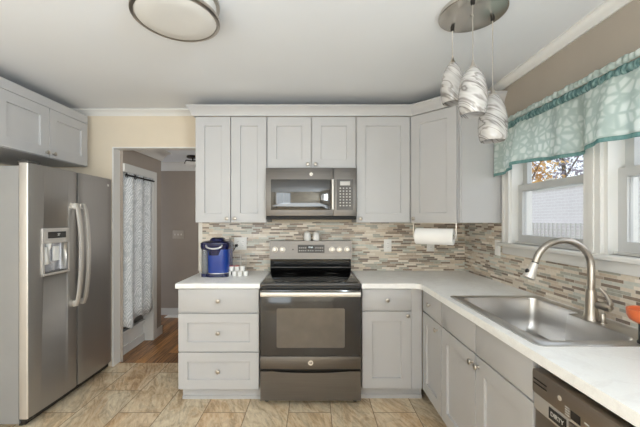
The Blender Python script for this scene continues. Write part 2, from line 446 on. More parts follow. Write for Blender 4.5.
# right wall: sink window openings plus an unseen one added for the side fill
WY = [(.86, 1.60, 1.225, 2.04), (1.70, 2.37, 1.225, 2.04)]
mb = MB(); t = .16
mb.box(XR, XR+t, YR-.1, YB+.1, 2.04, ZC).box(XR, XR+t, YR-.1, YB+.1, 0, 1.225)
mb.box(XR, XR+t, 2.37, YB+.1, 1.225, 2.04).box(XR, XR+t, 1.60, 1.70, 1.225, 2.04)
mb.box(XR, XR+t, -.7, .86, 1.225, 2.04).box(XR, XR+t, YR-.1, -2.3, 1.225, 2.04)
struct(mb.build('wall_right', 'wall_r'))
# rear wall: wide opening to the next room's glazing
mb = MB()
mb.box(XL, -2.6, YR-.1, YR, 0, ZC).box(-1.2, XR, YR-.1, YR, 0, ZC).box(-2.6, -1.2, YR-.1, YR, 2.35, ZC).box(-2.6, -1.2, YR-.1, YR, 0, .6)
struct(mb.build('wall_rear', 'wall'))
wf = MB()
for x in (-2.6, -1.925, -1.25): wf.box(x, x+.05, YR-.07, YR-.02, .6, 2.35)
wf.box(-2.6, -1.2, YR-.07, YR-.02, .6, .66).box(-2.6, -1.2, YR-.07, YR-.02, 2.29, 2.35)
struct(MB().box(XR+.05, XR+.08, -2.3, -2.25, 1.225, 2.04).box(XR+.05, XR+.08, -.75, -.7, 1.225, 2.04).box(XR+.05, XR+.08, -2.25, -.75, 1.225, 1.27).box(XR+.05, XR+.08, -2.25, -.75, 1.995, 2.04).build('window_4', 'trim'), 'added unseen side window behind the camera, letting in the side fill')
struct(wf.build('window_3', 'trim'), 'wide white framed window behind the kitchen')

# hall
struct(B('ceiling_hall', 'ceil', None, -2.75, -.4, YB+.1, 4.95, 2.24, 2.3))
struct(B('wall_hall_back', 'hallwall', None, -2.75, -.4, 4.75, 4.85, 0, 2.24))
mb = MB()
HX = -1.88
mb.box(HX-.1, HX, YB+.1, 3.172, 0, 2.24).box(HX-.1, HX, 3.172, 3.746, 1.873, 2.24).box(HX-.1, HX, 3.746, 3.957, 0, 2.24)
mb.box(-2.75, HX-.1, 3.857, 3.957, 0, 2.24)
struct(mb.build('wall_hall_left', 'hallwall'))
struct(B('wall_hall_side', 'hallwall', None, -.5, -.4, YB+.1, 4.75, 0, 2.24))
# low panel of the recess behind the curtain, its cap and the dark recess
struct(B('wall_recess', 'trim', None, -2.0, HX-.1, 3.1, 3.80, 0, .215))
struct(B('trim_1', 'trim', None, -2.0, HX-.075, 3.172, 3.746, .215, .245), 'white cap of the low panel')
struct(B('trim_2', 'trim', None, -1.98, HX-.085, 3.172, 3.745, 0, .085), 'white baseboard of the low panel')
struct(B('wall_recess_back', 'hallwall', None, -2.62, -2.55, 3.15, 3.857, 0, 2.24))
# casing of the curtained opening
mb = MB()
mb.box(HX, HX+.018, 3.735, 3.815, 0, 1.955).box(HX, HX+.018, YB+.101, 3.735, 1.873, 1.955)
mb.box(HX-.1, HX, 3.735, 3.746, 0, 1.873)
struct(mb.build('trim_3', 'trim'), 'white casing around the curtained hall opening')
# casing faces of kitchen opening: painted reveal
mb = MB()
mb.box(OL-.002, OL+.012, YB-.004, YB+.104, 0, OH).box(OL, OR_, YB-.002, YB+.102, OH-.008, OH+.004)
struct(mb.build('trim_4', 'trim'), 'white jamb and head of the hall opening')
struct(B('trim_5', 'trim', None, OR_-.012, OR_+.002, YB-.004, YB+.104, 0, OH), 'white right jamb of the hall opening')
# baseboards
def bb(name, *a): struct(B(name, 'trim', None, *a))
bb('baseboard_hall_back', -2.6, -.5, 4.735, 4.75, 0, .10)
mb = MB(); mb.box(HX, HX+.014, 3.815, 3.971, 0, .10).box(-2.7, HX+.014, 3.957, 3.971, 0, .10)
struct(mb.build('baseboard_hall_left', 'trim'))
mb = MB(); mb.box(HX+.018, HX+.03, 3.171, 3.172, 0, .01); mb.bm.free()
bb('baseboard_left', XL, XL+.014, YR, 3.05, 0, .10)
# hall crown
PR = [(0, 0), (.012, 0), (.018, .02), (.05, .055), (.075, .065), (.075, .08), (0, .08)]
PRH = [(0, 0), (.012, 0), (.02, .025), (.055, .085), (.085, .10), (.085, .12), (0, .12)]
def crown(name, path, prof, side, z, mat='trim'):
    mb = MB(); mb.sweep(path, prof, side, z); return struct(mb.build(name, mat))
crown('trim_6', [(-2.7, 3.957), (HX, 3.957), (HX, YB+.1)], PRH, -1, 2.12)
crown('trim_7', [(-2.7, 4.75), (-.5, 4.75)], PRH, 1, 2.12)
# kitchen crown
PK = [(0, 0), (.010, 0), (.014, .012), (.040, .040), (.048, .044), (.048, .056), (0, .056)]
crown('trim_8', [(XL, YR), (XL, YB), (XR, YB), (XR, YR)], PK, 1, ZC-.056)

# backsplash tile
struct(B('wall_backsplash', 'mosaic_x', None, -1.06, XR, YB-.009, YB, .90, 1.372), 'linear glass and stone mosaic backsplash behind the range')
mb = MB()
mb.box(XR-.009, XR, .2, YB-.009, .90, 1.142).box(XR-.009, XR, 2.42, YB-.009, 1.142, 1.372)
struct(mb.build('wall_backsplash_right', 'mosaic_y'), 'linear mosaic backsplash behind the sink')
struct(B('trim_9', 'grout', None, -1.096, -1.06, YB-.011, YB, .914, 1.372), 'pale edge strip of the backsplash')

# ------------------------------------------------------------------ sink-side windows
def window(name, y0, y1, label):
    z0, z1 = 1.225, 2.04; X0 = XR+.03
    fr = MB()   # jamb liner
    fr.box(XR, XR+.15, y1-.022, y1, z0, z1).box(XR, XR+.15, y0, y0+.022, z0, z1).box(XR, XR+.15, y0+.022, y1-.022, z1-.022, z1).box(XR+.03, XR+.15, y0+.022, y1-.022, z0, z0+.012)
    r = struct(fr.build(name, 'trim'), label)
    a, b = y0+.022, y1-.022
    def sash(nm, x, za, zb, st=.045, rl=.045, rb=.05):
        m = MB(); th = .03
        m.box(x, x+th, a, a+st, za, zb).box(x, x+th, b-st, b, za, zb).box(x, x+th, a+st, b-st, zb-rl, zb).box(x, x+th, a+st, b-st, za, za+rb)
        s = m.build(nm, 'vinyl', r)
        MB().box(x+.012, x+.016, a+st, b-st, za+rb, zb-rl).build('pane', 'glass', s)
        MB().box(x-.004, x, a+st-.008, a+st, za+rb-.008, zb-rl+.008).build('glazing_bead', 'trim', s)
        return s
    sash('lower_sash', XR+.05, z0+.012, 1.645)
    sash('upper_sash', XR+.085, 1.60, z1-.022)
    lk = MB(); lk.box(XR+.04, XR+.06, (a+b)/2-.03, (a+b)/2+.03, 1.645, 1.655, bev=.003); lk.build('sash_lock', 'white', r)
    return r
window('window_1', 1.70, 2.37, 'double-hung white window over the far end of the sink')
window('window_2', .86, 1.60, 'double-hung white window over the near end of the sink')
mb = MB()   # casings, mullion, stool and apron
cx0, cx1 = XR-.018, XR
mb.box(cx0, cx1, 2.355, 2.425, 1.225, 2.08).box(cx0-.006, cx1, 2.405, 2.43, 1.225, 2.08)
mb.box(cx0, cx1, 1.60, 1.70, 1.225, 2.04).box(cx0-.006, cx1, 1.635, 1.665, 1.225, 2.04)
mb.box(cx0, cx1, .80, .87, 1.225, 2.08).box(cx0, cx1, .80, 2.43, 2.03, 2.08)
struct(mb.build('trim_10', 'trim'), 'white window casing')
mb = MB(); mb.box(XR-.05, XR+.05, .78, 2.455, 1.200, 1.225, bev=.004).box(XR-.02, XR, .80, 2.43, 1.142, 1.200, bev=.003)
struct(mb.build('trim_11', 'trim'), 'white window stool and apron')

# ------------------------------------------------------------------ outside the windows
struct(B('ground', 'grass', None, 1.6, 30, -12, 30, -.6, -.5))
nb = root('neighbour_house', (6.2, 8, -.5), 'white brick wall of the house next door beyond the sink windows', 'building')
B('wall', 'brick', nb, 6.0, 6.5, -6, 22, -.5, 2.18)
B('parapet_cap', 'white', nb, 5.95, 6.55, -6, 22, 2.18, 2.25)
rnd = random.Random(4)
def tree(x, y, h, r, mat, label):
    t = root('tree', (x, y, -.5), label, 'tree', 'trees behind the neighbouring wall')
    m = MB(); m.tube([(x, y, -.5), (x+.1, y, h*.4), (x, y+.1, h*.8)], .12, 8, [.16, .12, .05])
    for k in range(7):
        a = k*2.4; m.tube([(x, y, h*(.35+.06*k)), (x+math.cos(a)*r*.4, y+math.sin(a)*r*.4, h*(.5+.06*k)), (x+math.cos(a)*r*.8, y+math.sin(a)*r*.8, h*(.6+.06*k))], .03, 5, [.05, .03, .012])
    m.build('trunk', 'bark', t)
    f = MB()
    for i in range(1500):
        u = rnd.gauss(0, .42); v = rnd.gauss(0, .42); q = rnd.gauss(0, .35)
        c = Vector((x+u*r, y+v*r, h*.62+q*h*.5)); s = rnd.uniform(.04, .11)
        d = Vector((rnd.uniform(-1, 1), rnd.uniform(-1, 1), rnd.uniform(-1, 1))).normalized(); e = d.orthogonal().normalized()*s; d = d*s
        g = d.cross(e).normalized()*s*.25
        f.f([f.v(c-d), f.v(c+e+g), f.v(c+d), f.v(c-e+g)])
    f.build('foliage', mat, t)
tree(9, 13.6, 5.6, 1.25, 'leaf_o', 'orange autumn tree beyond the white wall')
tree(13, 16.8, 7.4, 2.3, 'leaf_b', 'large greyish tree farther back beyond the white wall')
tree(9.2, 8.6, 5.4, 1.3, 'leaf_b', 'greyish tree seen at the right under the valance')
lt = MB()
for k in range(19): lt.box(5.90, 5.93, 6.3+k*.14, 6.322+k*.14, -.5, 1.33)
for k in range(12): lt.box(5.93, 5.95, 6.3, 8.84, -.25+k*.14, -.228+k*.14)
tag(lt.build('garden_trellis', 'white'), 'white grid trellis standing against the house next door', 'trellis')

# ------------------------------------------------------------------ wall cabinets
FY = 2.757; FN = (0, -1, 0); ZB, ZT = 1.372, 2.275
def carcass(parent, x0, x1, y0, y1, z0, z1): return B('cabinet_body', 'cab', parent, x0, x1, y0, y1, z0, z1)
def upper(x0, x1, z0, splits, knobs, label):
    r = root('wall_cabinet', ((x0+x1)/2, FY, z0), label, 'cabinet')
    carcass(r, x0, x1, FY, YB-.001, z0, ZT)
    for (a, b), kx in zip(splits, knobs):
        o = (a+.004, FY, z0+.003); d = shaker('door', r, o, FN, b-a-.008, ZT-z0-.006)
        knob(d, o, FN, (b-a-.035) if kx > 0 else .032, .032 if True else 0)
    return r
s = 117.6
xa, xb, xc, xd, xe, xf = [(u-314)/s for u in (195, 230.7, 267, 311.4, 356.2, 410.3)]
upper(xa, xc-.002, ZB, [(xa, xb), (xb, xc-.002)], (1, -1), 'tall light grey two-door wall cabinet left of the microwave')
upper(xc, xe-.002, 1.832, [(xc, xd), (xd, xe-.002)], (1, -1), 'short light grey two-door wall cabinet above the microwave')
upper(xe, xf, ZB, [(xe, xf)], (-1,), 'single-door light grey wall cabinet right of the microwave')
# corner cabinet with diagonal door
r = root('corner_wall_cabinet', (1.1, 2.7, ZB), 'grey corner wall cabinet with a diagonal door beside the window', 'cabinet')
A = Vector((.832, 2.757)); C2 = Vector((1.112, 2.477))
pl = [(.822, YB-.001), (.822, 2.757), tuple(A), tuple(C2), (1.112, 2.457), (XR-.001, 2.457), (XR-.001, YB-.001)]
mb = MB(); mb.loft([[(x, y, ZB) for x, y in pl], [(x, y, ZT) for x, y in pl]], True, True, True, smooth=False)
mb.build('cabinet_body', 'cab', r)
dn = Vector((-1, -1, 0)).normalized(); dl = (C2-A).length
o = Vector((A.x, A.y, ZB+.003)) + Vector((1, -1, 0)).normalized()*.008
d = shaker('door', r, o, dn, dl-.016, ZT-ZB-.006)
knob(d, o, dn, .03, .032)
# end panel facing the sink, framed by thin stile
B('end_panel', 'cab', r, 1.125, XR-.018, 2.451, 2.457, ZB, ZT)
# crown on cabinets
PC = [(0, 0), (.014, 0), (.018, .012), (.026, .03), (.05, .066), (.055, .070), (.055, .082), (0, .082)]
mb = MB(); mb.sweep([(xa-.001, YB), (xa-.001, FY-.02), (.832, FY-.02), (1.102, 2.452), (XR, 2.452)], PC, 1, ZT)
struct(mb.build('trim_12', 'cab'), 'grey crown moulding on top of the wall cabinets')
# cabinet above the fridge
CX = -2.12; LN = (1, 0, 0)
r = root('wall_cabinet', (-2.4, 2.55, 1.889), 'short grey two-door cabinet hung above the refrigerator', 'cabinet')
B('cabinet_body', 'cab', r, XL+.001, CX, 1.70, 2.992, 1.889, ZT+.01)
# doors facing +X : local x runs along +Y
for (a, b, kx) in ((2.125, 2.556, 1), (2.560, 2.990, -1), (1.70, 2.121, 1)):
    o = (CX, a, 1.892); d = shaker('door', r, o, LN, b-a-.003, ZT-1.892+.006)
    knob(d, o, LN, (b-a-.032) if kx > 0 else .032, .032)
mb = MB(); mb.sweep([(CX+.016, 1.70), (CX+.016, 2.993), (XL, 2.993)], [(a*.62, b*.88) for a, b in PC], -1, ZT+.01)
struct(mb.build('trim_13', 'cab'), 'grey crown moulding on the cabinet above the refrigerator')

# ------------------------------------------------------------------ base cabinets
BY = 2.467; BF = BY-.019
def knobc(d, o, n, x, y): return knob(d, o, n, x, y)
x0, x1 = -1.034, -.418
r = root('base_cabinet', ((x0+x1)/2, BY, 0), 'light grey three-drawer base cabinet left of the range', 'cabinet')
B('cabinet_body', 'cab', r, x0, x1, BY, YB-.001, .105, .876)
mb = MB(); mb.box(x0+.010, x1, BY+.048, YB-.05, 0, .105).box(x0+.010, x1, BY+.040, BY+.048, 0, .024)
mb.build('toe_kick', 'cab', r)
for (z0, z1, kind) in ((.692, .868, 0), (.393, .681, 1), (.106, .385, 1)):
    o = (x0+.002, BY, z0); d = (shaker if kind else slab)('drawer', r, o, FN, x1-x0-.004, z1-z0, **({'st': .070} if kind else {}))
    knob(d, o, FN, (x1-x0-.004)/2, (z1-z0)*.5)
x0, x1 = .366, .742
r = root('base_cabinet', ((x0+x1)/2, BY, 0), 'narrow grey base cabinet with one drawer over a door, right of the range', 'cabinet')
B('cabinet_body', 'cab', r, x0, .822, BY, YB-.001, .105, .876)
mb = MB(); mb.box(x0, .842, BY+.06, YB-.05, 0, .105).box(x0, .842, BY+.05, BY+.06, 0, .03)
mb.build('toe_kick', 'cab', r)
o = (x0+.002, BY, .706); d = slab('drawer', r, o, FN, x1-x0-.004, .162); knob(d, o, FN, (x1-x0)/2, .081)
o = (x0+.002, BY, .114); d = shaker('door', r, o, FN, x1-x0-.004, .584); knob(d, o, FN, x1-x0-.034, .555)
B('filler_strip', 'cab', r, x1, .822, BF+.004, BY, .108, .876)
# right run, faces look to -X ; local x runs along -Y
BX = .842; RN = (-1, 0, 0)
def right_unit(y_hi, y_lo, label, two):
    r = root('base_cabinet', (BX+.2, (y_hi+y_lo)/2, 0), label, 'cabinet')
    if two:   # open-topped sink base
        mb = MB(); mb.box(BX, BX+.018, y_lo, y_hi, .105, .876).box(BX+.018, XR-.02, y_lo, y_lo+.018, .105, .876).box(BX+.018, XR-.02, y_hi-.018, y_hi, .105, .876).box(BX+.018, XR-.02, y_lo+.018, y_hi-.018, .105, .123)
        mb.build('cabinet_body', 'cab', r)
    else: B('cabinet_body', 'cab', r, BX, XR-.01, y_lo, y_hi, .105, .876)
    B('toe_kick', 'cab', r, BX+.06, BX+.08, y_lo, y_hi, 0, .105)
    w = y_hi-y_lo; cols = [(0, w)] if not two else [(0, w/2), (w/2, w)]
    for i, (a, b) in enumerate(cols):
        o = (BX, y_hi-a-.004, .712); d = slab('drawer' if not two else 'false_front', r, o, RN, b-a-.008, .156)
        if not two: knob(d, o, RN, (b-a)/2-.02, .08)
        o = (BX, y_hi-a-.004, .114); d = shaker('door', r, o, RN, b-a-.008, .589)
        kx = (b-a-.034) if (i == 0) else .03
        if not two: kx = (b-a-.07)
        knob(d, o, RN, kx, .545)
    return r
right_unit(2.490-.045, 2.082, 'grey base cabinet in the corner run, drawer over door, beyond the sink', False)
right_unit(2.080, 1.206, 'grey sink base cabinet with two doors under false drawer fronts', True)

# ------------------------------------------------------------------ dishwasher
dw = root('dishwasher', (1.1, .9, 0), 'stainless dishwasher under the counter right of the sink base', 'dishwasher')
B('tub', 'dark', dw, BX+.03, XR-.02, .602, 1.200, .10, .858)
B('toe_panel', 'black', dw, BX+.06, BX+.08, .602, 1.200, 0, .10)
o = (BX+.026, 1.199, .11); fm = frame_mtx(o, RN)
m = MB(); m.xf = fm; m.box(0, .596, 0, .60, 0, .045, bev=.004); door = m.build('door', 'slate_y', dw)
m = MB(); m.xf = fm; m.box(0, .596, .585, .644, 0, .050, bev=.004); m.build('handle_band', 'steel_edge', door)
m = MB(); m.xf = fm; m.box(.170, .596, .590, .640, .050, .056, bev=.003); m.build('pull_handle', 'slate_y', door)
m = MB(); m.xf = fm; m.box(0, .596, .646, .735, 0, .058, bev=.008); cp = m.build('control_panel', 'slate_y', dw)
for i in range(2):
    m = MB(); m.xf = fm; m.box(.012, .078, .699-.015*i, .704-.015*i, .0575, .059); m.build('vent_slot', 'black', cp)
m = MB(); m.cyl(fm @ Vector((.137, .694, .0575)), fm @ Vector((.137, .694, .0592)), .008, seg=20); m.build('badge', 'handle', cp)
m = MB(); m.xf = fm; m.box(.184, .220, .655, .682, .0575, .0592); m.build('display', 'black', cp)
m = MB(); m.xf = fm; m.box(.184, .220, .648, .654, .0575, .0592); m.build('display_trim', 'handle', cp)
m = MB(); m.xf = fm
for i in range(4): m.box(.160, .178, .656+i*.008, .659+i*.008, .0575, .059)
m.build('status_print', 'key', cp)
m = MB(); m.xf = fm
for i in range(9): m.box(.235+.025*i, .252+.025*i, .672, .676, .0575, .059)
m.build('button_print', 'key', cp)
m = MB(); m.xf = fm; m.box(.080, .156, .596, .634, .0502, .0525); mg = m.build('magnet_sign', 'black', None)
tag(mg, 'small dark magnet with white lettering on the dishwasher front', 'magnet')
text_mesh('DIRTY', .021, 'key', 'lettering', mg, fm @ Matrix.Translation((.118, .615, .0526)))

# ------------------------------------------------------------------ countertops
ct = MB(); ct.box(-1.048, -.408, 2.427, YB-.010, .876, .914, bev=.003)
tag(ct.build('countertop', 'quartz'), 'short white quartz countertop left of the range', 'countertop')
CE = .802
outer = round_poly([(.360, 2.427), (CE, 2.427), (CE, .20), (XR-.010, .20), (XR-.010, YB-.010), (.360, YB-.010)], [.003, .05, .003, .003, .003, .003], 6)
hole = round_poly([(.865, 1.235), (.865, 2.000), (1.375, 2.000), (1.375, 1.235)], .03, 5)
m = MB(); bm = m.bm
def ring(pts, z):
    V = [m.v((p.x, p.y, z)) for p in pts]; return V, [bm.edges.new((V[i], V[(i+1) % len(V)])) for i in range(len(V))]
V1, E1 = ring(outer, .914); V2, E2 = ring(hole, .914)
bmesh.ops.triangle_fill(bm, edges=E1+E2, use_beauty=True)
top = [f for f in bm.faces]
ex = bmesh.ops.extrude_face_region(bm, geom=top)
for v in [g for g in ex['geom'] if isinstance(g, bmesh.types.BMVert)]: v.co.z = .876
oc = m.build('countertop', 'quartz'); bv = oc.modifiers.new('bevel', 'BEVEL'); bv.width = .003; bv.segments = 2; bv.limit_method = 'ANGLE'; bv.angle_limit = 1.2
tag(oc, 'long L-shaped white quartz countertop holding the sink', 'countertop')

# ------------------------------------------------------------------ sink
sk = root('sink', (1.12, 1.615, .914), 'stainless drop-in single-bowl sink set in the L-shaped counter under the windows', 'sink')
X0, X1, Y0, Y1 = .845, 1.400, 1.212, 2.022
def orim(e, z): return [(p.x, p.y, z) for p in round_poly([(X0-e, Y0-e), (X0-e, Y1+e), (X1+e, Y1+e), (X1+e, 1.66), (X1+e, 1.64), (X1+e, Y0-e)], [.03, .03, .03, 0, 0, .03], 6)]
def irim(e, z, r=.045): return [(p.x, p.y, z) for p in round_poly([(.900-e, 1.268-e), (.900-e, 1.968+e), (1.350+e, 1.968+e), (1.350+e, 1.640-e), (1.285+e, 1.632-e), (1.285+e, 1.268-e)], [r, r, r, .010, .010, r], 6)]
m = MB()
m.loft([orim(0, .9141), orim(0, .9175), orim(-.004, .9195), irim(.006, .9195), irim(0, .9175), irim(-.003, .905), irim(-.010, .80), irim(-.016, .742, .05), irim(-.030, .722, .05), irim(-.055, .716, .04), irim(-.15, .712, .02)], True, False, True)
bowl = m.build('basin', 'sink', sk)
m = MB(); m.lathe((1.10, 1.61, .7125), [(.055, 0), (.055, .004), (.043, .004), (.040, -.0), (.012, 0), (.012, .006), (.004, .008)], 28, cap0=False)
m.build('drain', 'nickel', sk)
# ------------------------------------------------------------------ faucet
fx, fy = 1.318, 1.531; zt = .9195
fc = root('faucet', (fx, fy, zt), 'brushed nickel gooseneck pull-down faucet standing at the back of the sink', 'faucet')
m = MB(); m.lathe((fx, fy, zt), [(.034, 0), (.034, .005), (.030, .012), (.027, .03), (.0235, .085), (.021, .125), (.018, .14)], 28); m.build('body', 'nickel_dk', fc)
pts = [(fx, fy, zt+.135), (fx, fy, zt+.20), (fx, fy, 1.17)]
R = .134; cz = 1.165
for k in range(1, 17):
    a = PI*k/18*1.05; pts.append((fx-R+R*math.cos(a), fy+.0*k, cz+R*.98*math.sin(a)))
e = Vector(pts[-1])
m = MB(); m.tube(pts, .0152, 16); m.build('spout', 'nickel_dk', fc)
dirv = (Vector(pts[-1])-Vector(pts[-2])).normalized(); dirv = (dirv+Vector((-.12, 0, 0))).normalized()
m = MB(); m.lathe(e, [(.0135, -.004), (.0145, 0), (.0145, .006), (.013, .008)], 20, dirv); m.build('collar', 'black', fc)
m = MB(); m.lathe(e+dirv*.006, [(.0155, 0), (.0175, .02), (.0265, .066), (.0275, .074), (.024, .078), (.012, .076)], 24, dirv); hd = m.build('spray_head', 'handle', fc)
side = Vector((-1, 0, .0)); p = e+dirv*.045+Vector((-.022, -.004, 0))
m = MB(); m.lathe(p, [(.004, -.006), (.010, 0), (.010, .005), (.006, .008)], 14, Vector((-1, -.15, .35))); m.build('spray_button', 'black', hd)
# lever handle at the near side
hb = Vector((fx+.012, fy-.02, zt+.075))
m = MB(); m.lathe(hb, [(.018, 0), (.0185, .02), (.021, .035), (.019, .052), (.010, .058)], 22, Vector((.35, -1, -.02))); hk = m.build('handle_hub', 'nickel_dk', fc)
m = MB(); m.tube([hb+Vector((.012, -.045, .005)), hb+Vector((.012, -.05, .03)), hb+Vector((-.004, -.043, .062)), hb+Vector((-.022, -.034, .088))], .007, 12, [.010, .009, .007, .005]); m.build('lever', 'nickel', hk)
# small black-capped post beside faucet (deck hole cover)
sp = root('sink_hole_post', (fx+.008, fy-.055, zt), 'short nickel post on the sink deck right beside the faucet base', 'sink fitting')
m = MB(); m.lathe((fx+.008, fy-.052, zt), [(.017, 0), (.017, .004), (.011, .006), (.011, .04), (.009, .044)], 18); m.build('post', 'nickel_dk', sp)
# orange dish on black stand
dx, dy = 1.270, 1.225
od = root('pedestal_dish', (dx, dy, zt), 'orange glazed dish on a black stand at the near back corner of the sink', 'dish')
m = MB(); m.lathe((dx, dy, zt), [(.030, 0), (.030, .006), (.026, .012), (.026, .07), (.028, .076)], 24); m.build('stand', 'black', od)
m = MB(); m.lathe((dx, dy, zt+.076), [(.03, 0), (.052, .012), (.060, .030), (.0615, .054), (.058, .056), (.054, .054), (.050, .03), (.03, .012)], 36); m.build('bowl', 'orange', od)

# ------------------------------------------------------------------ range
rx0, rx1 = -.404, .355; rc = (rx0+rx1)/2; ry = 2.425
rg = root('range', (rc, 2.7, 0), 'stainless electric range with black glass top between the base cabinets', 'stove')
B('oven_body', 'slate', rg, rx0+.004, rx1-.004, ry+.03, YB-.012, .04, .895)
for x in (rx0+.04, rx1-.04):
    for y in (ry+.06, 2.98): m = MB(); m.cyl((x, y, 0), (x, y, .04), .016); m.build('foot', 'black', rg)
mb = MB(); mb.box(rx0, rx1, ry, 2.975, .893, .915, bev=.004); fr = mb.build('cooktop_frame', 'mwpanel', rg)
mb = MB(); mb.box(rx0+.022, rx1-.022, ry+.022, 2.93, .915, .9185, bev=.001); ctp = mb.build('glass_cooktop', 'cooktop', rg)
for (x, y, rr) in ((rc-.18, 2.60, .115), (rc+.18, 2.60, .105), (rc-.18, 2.82, .078), (rc+.18, 2.82, .088)):
    m = MB(); m.lathe((x, y, .9186), [(rr, 0), (rr, .0003), (rr-.003, .0003), (rr-.003, 0)], 48, cap0=False, cap1=False); m.build('burner_ring', 'ring', ctp)
mb = MB(); mb.box(rx0+.002, rx1-.002, ry-.004, ry+.03, .876, .893, bev=.003); mb.build('vent_trim', 'black', rg)
# door
mb = MB(); mb.box(rx0+.003, rx1-.003, ry-.022, ry+.028, .375, .872, bev=.004); dr = mb.build('oven_door', 'ovenglass', rg)
m = MB(); m.loft([[(p.x, ry-.0225, p.y) for p in round_poly([(rx0+.125, .44), (rx1-.125, .44), (rx1-.125, .735), (rx0+.125, .735)], .012, 4)],
                  [(p.x, ry-.0232, p.y) for p in round_poly([(rx0+.125, .44), (rx1-.125, .44), (rx1-.125, .735), (rx0+.125, .735)], .012, 4)]], True, True, True, False)
m.build('oven_window', 'ovenwin', dr)
mb = MB(); mb.box(rx0+.003, rx1-.003, ry-.024, ry+.028, .281, .374, bev=.003); bd = mb.build('lower_band', 'slate', dr)
mb = MB(); mb.box(rx0+.003, rx1-.003, ry-.004, ry+.028, .265, .281); mb.build('drawer_gap', 'dark', rg)
m = MB(); m.box(rx0+.008, rx1-.008, ry-.072, ry-.048, .829, .865, bev=.009, seg=4)
for x in (rx0+.03, rx1-.03): m.box(x-.014, x+.014, ry-.06, ry-.018, .834, .858, bev=.003)
m.build('handle', 'handle', dr)
mb = MB(); pts = []
W = rx1-rx0-.006; x = rx0+.003
prof = [(x, .042), (x+W, .042), (x+W, .262)]
for k in range(0, 13):
    tt = k/12; prof.append((x+W*(1-.12-.76*tt), .262-.012*math.sin(PI*tt)**.6 if 0 < k < 12 else .262))
prof.append((x, .262))
mb.loft([[(a, ry-.018, b) for a, b in prof], [(a, ry+.028, b) for a, b in prof]], True, True, True, False)
dw2 = mb.build('storage_drawer', 'slate', rg)
# round badge
m = MB(); m.cyl((rc, ry-.024, .328), (rc, ry-.0262, .328), .0185, seg=28); bg2 = m.build('badge', 'handle', bd)
text_mesh('GE', .017, 'mwpanel', 'lettering', bg2, frame_mtx((rc, ry-.0264, .328), FN))
# back guard
gx0, gx1 = (269.5-314)/110, (351.8-314)/110; gy = 2.927
m = MB(); lo = [(gy+.03, .915), (gy+.012, .95), (gy+.012, 1.035), (YB-.012, 1.035), (YB-.012, .915)]
m.loft([[(gx0+.006, a, b) for a, b in lo], [(gx1-.006, a, b) for a, b in lo]], True, True, True, False); m.build('lower_guard', 'cooktop', rg)
m = MB(); m.box(gx0+.006, gx1-.006, gy+.006, gy+.0135, .958, .968, bev=.002); m.build('guard_lip', 'mwpanel', rg)
m = MB(); lo = [(gy-.008, 1.04), (gy+.006, 1.203), (YB-.012, 1.203), (YB-.012, 1.04)]
m.loft([[(gx0, a, b) for a, b in lo], [(gx1, a, b) for a, b in lo]], True, True, True, False); cpn = m.build('control_panel', 'slate', rg)
pn = Vector((0, -.163, .014)).normalized(); pn = Vector((0, -.996, .086)).normalized()
def on_panel(u, v):
    X = (u-314)/110; z = 1.39-(v-220.5)/110; return Vector((X, gy-.008+(z-1.04)*.086, z))
for u in (275, 282.5, 332, 339.5, 347):
    p = on_panel(u, 249.5); m = MB(); m.lathe(p, [(.026, 0), (.026, .003), (.020, .004), (.0195, .024), (.016, .027)], 24, pn)
    kb = m.build('knob', 'nickel_dk', cpn)
    m = MB(); m.xf = frame_mtx(p+pn*.026, pn); m.box(-.0025, .0025, -.016, .016, 0, .004, bev=.001); m.build('knob_grip', 'handle', kb)
p0 = on_panel(297.8, 252.8); fmP = frame_mtx(p0, pn)
m = MB(); m.xf = fmP; m.box(0, .243, 0, .073, .0002, .002); ds = m.build('display', 'mwpanel', cpn)
m = MB(); m.xf = fmP; m.box(.085, .145, .036, .062, .002, .0024); m.build('display_window', 'dark', ds)
text_mesh('10:58', .019, 'lcd', 'clock_digits', ds, fmP @ Matrix.Translation((.115, .049, .0026)))
m = MB(); m.xf = fmP
for i in range(4):
    for j in range(2): m.box(.012+i*.018, .022+i*.018, .016+j*.026, .022+j*.026, .002, .0025)
for i in range(4):
    for j in range(2): m.box(.160+i*.020, .170+i*.020, .016+j*.026, .022+j*.026, .002, .0025)
for i in range(3): m.box(.092+i*.020, .102+i*.020, .016, .022, .002, .0025)
m.build('button_print', 'key', ds)
m = MB(); p = on_panel(293, 249.5); m.cyl(p, p+pn*.0015, .006); m.build('indicator_light', 'dark', cpn)
# shakers on top of the back guard
for u, lb in ((307.3, 'left white shaker of the pair standing on the range back guard'), (316.2, 'right white shaker of the pair standing on the range back guard')):
    x = (u-314)*2.98/322
    r = root('shaker', (x, 2.98, 1.203), lb, 'shaker', 'shakers on the range')
    m = MB(); m.lathe((x, 2.98, 1.203), [(.026, 0), (.0315, .006), (.033, .03), (.030, .062), (.027, .07)], 24); m.build('shaker_body', 'white', r)
    m = MB(); m.lathe((x, 2.98, 1.273), [(.027, 0), (.027, .006), (.020, .013), (.006, .016)], 24); m.build('shaker_cap', 'pod', r)

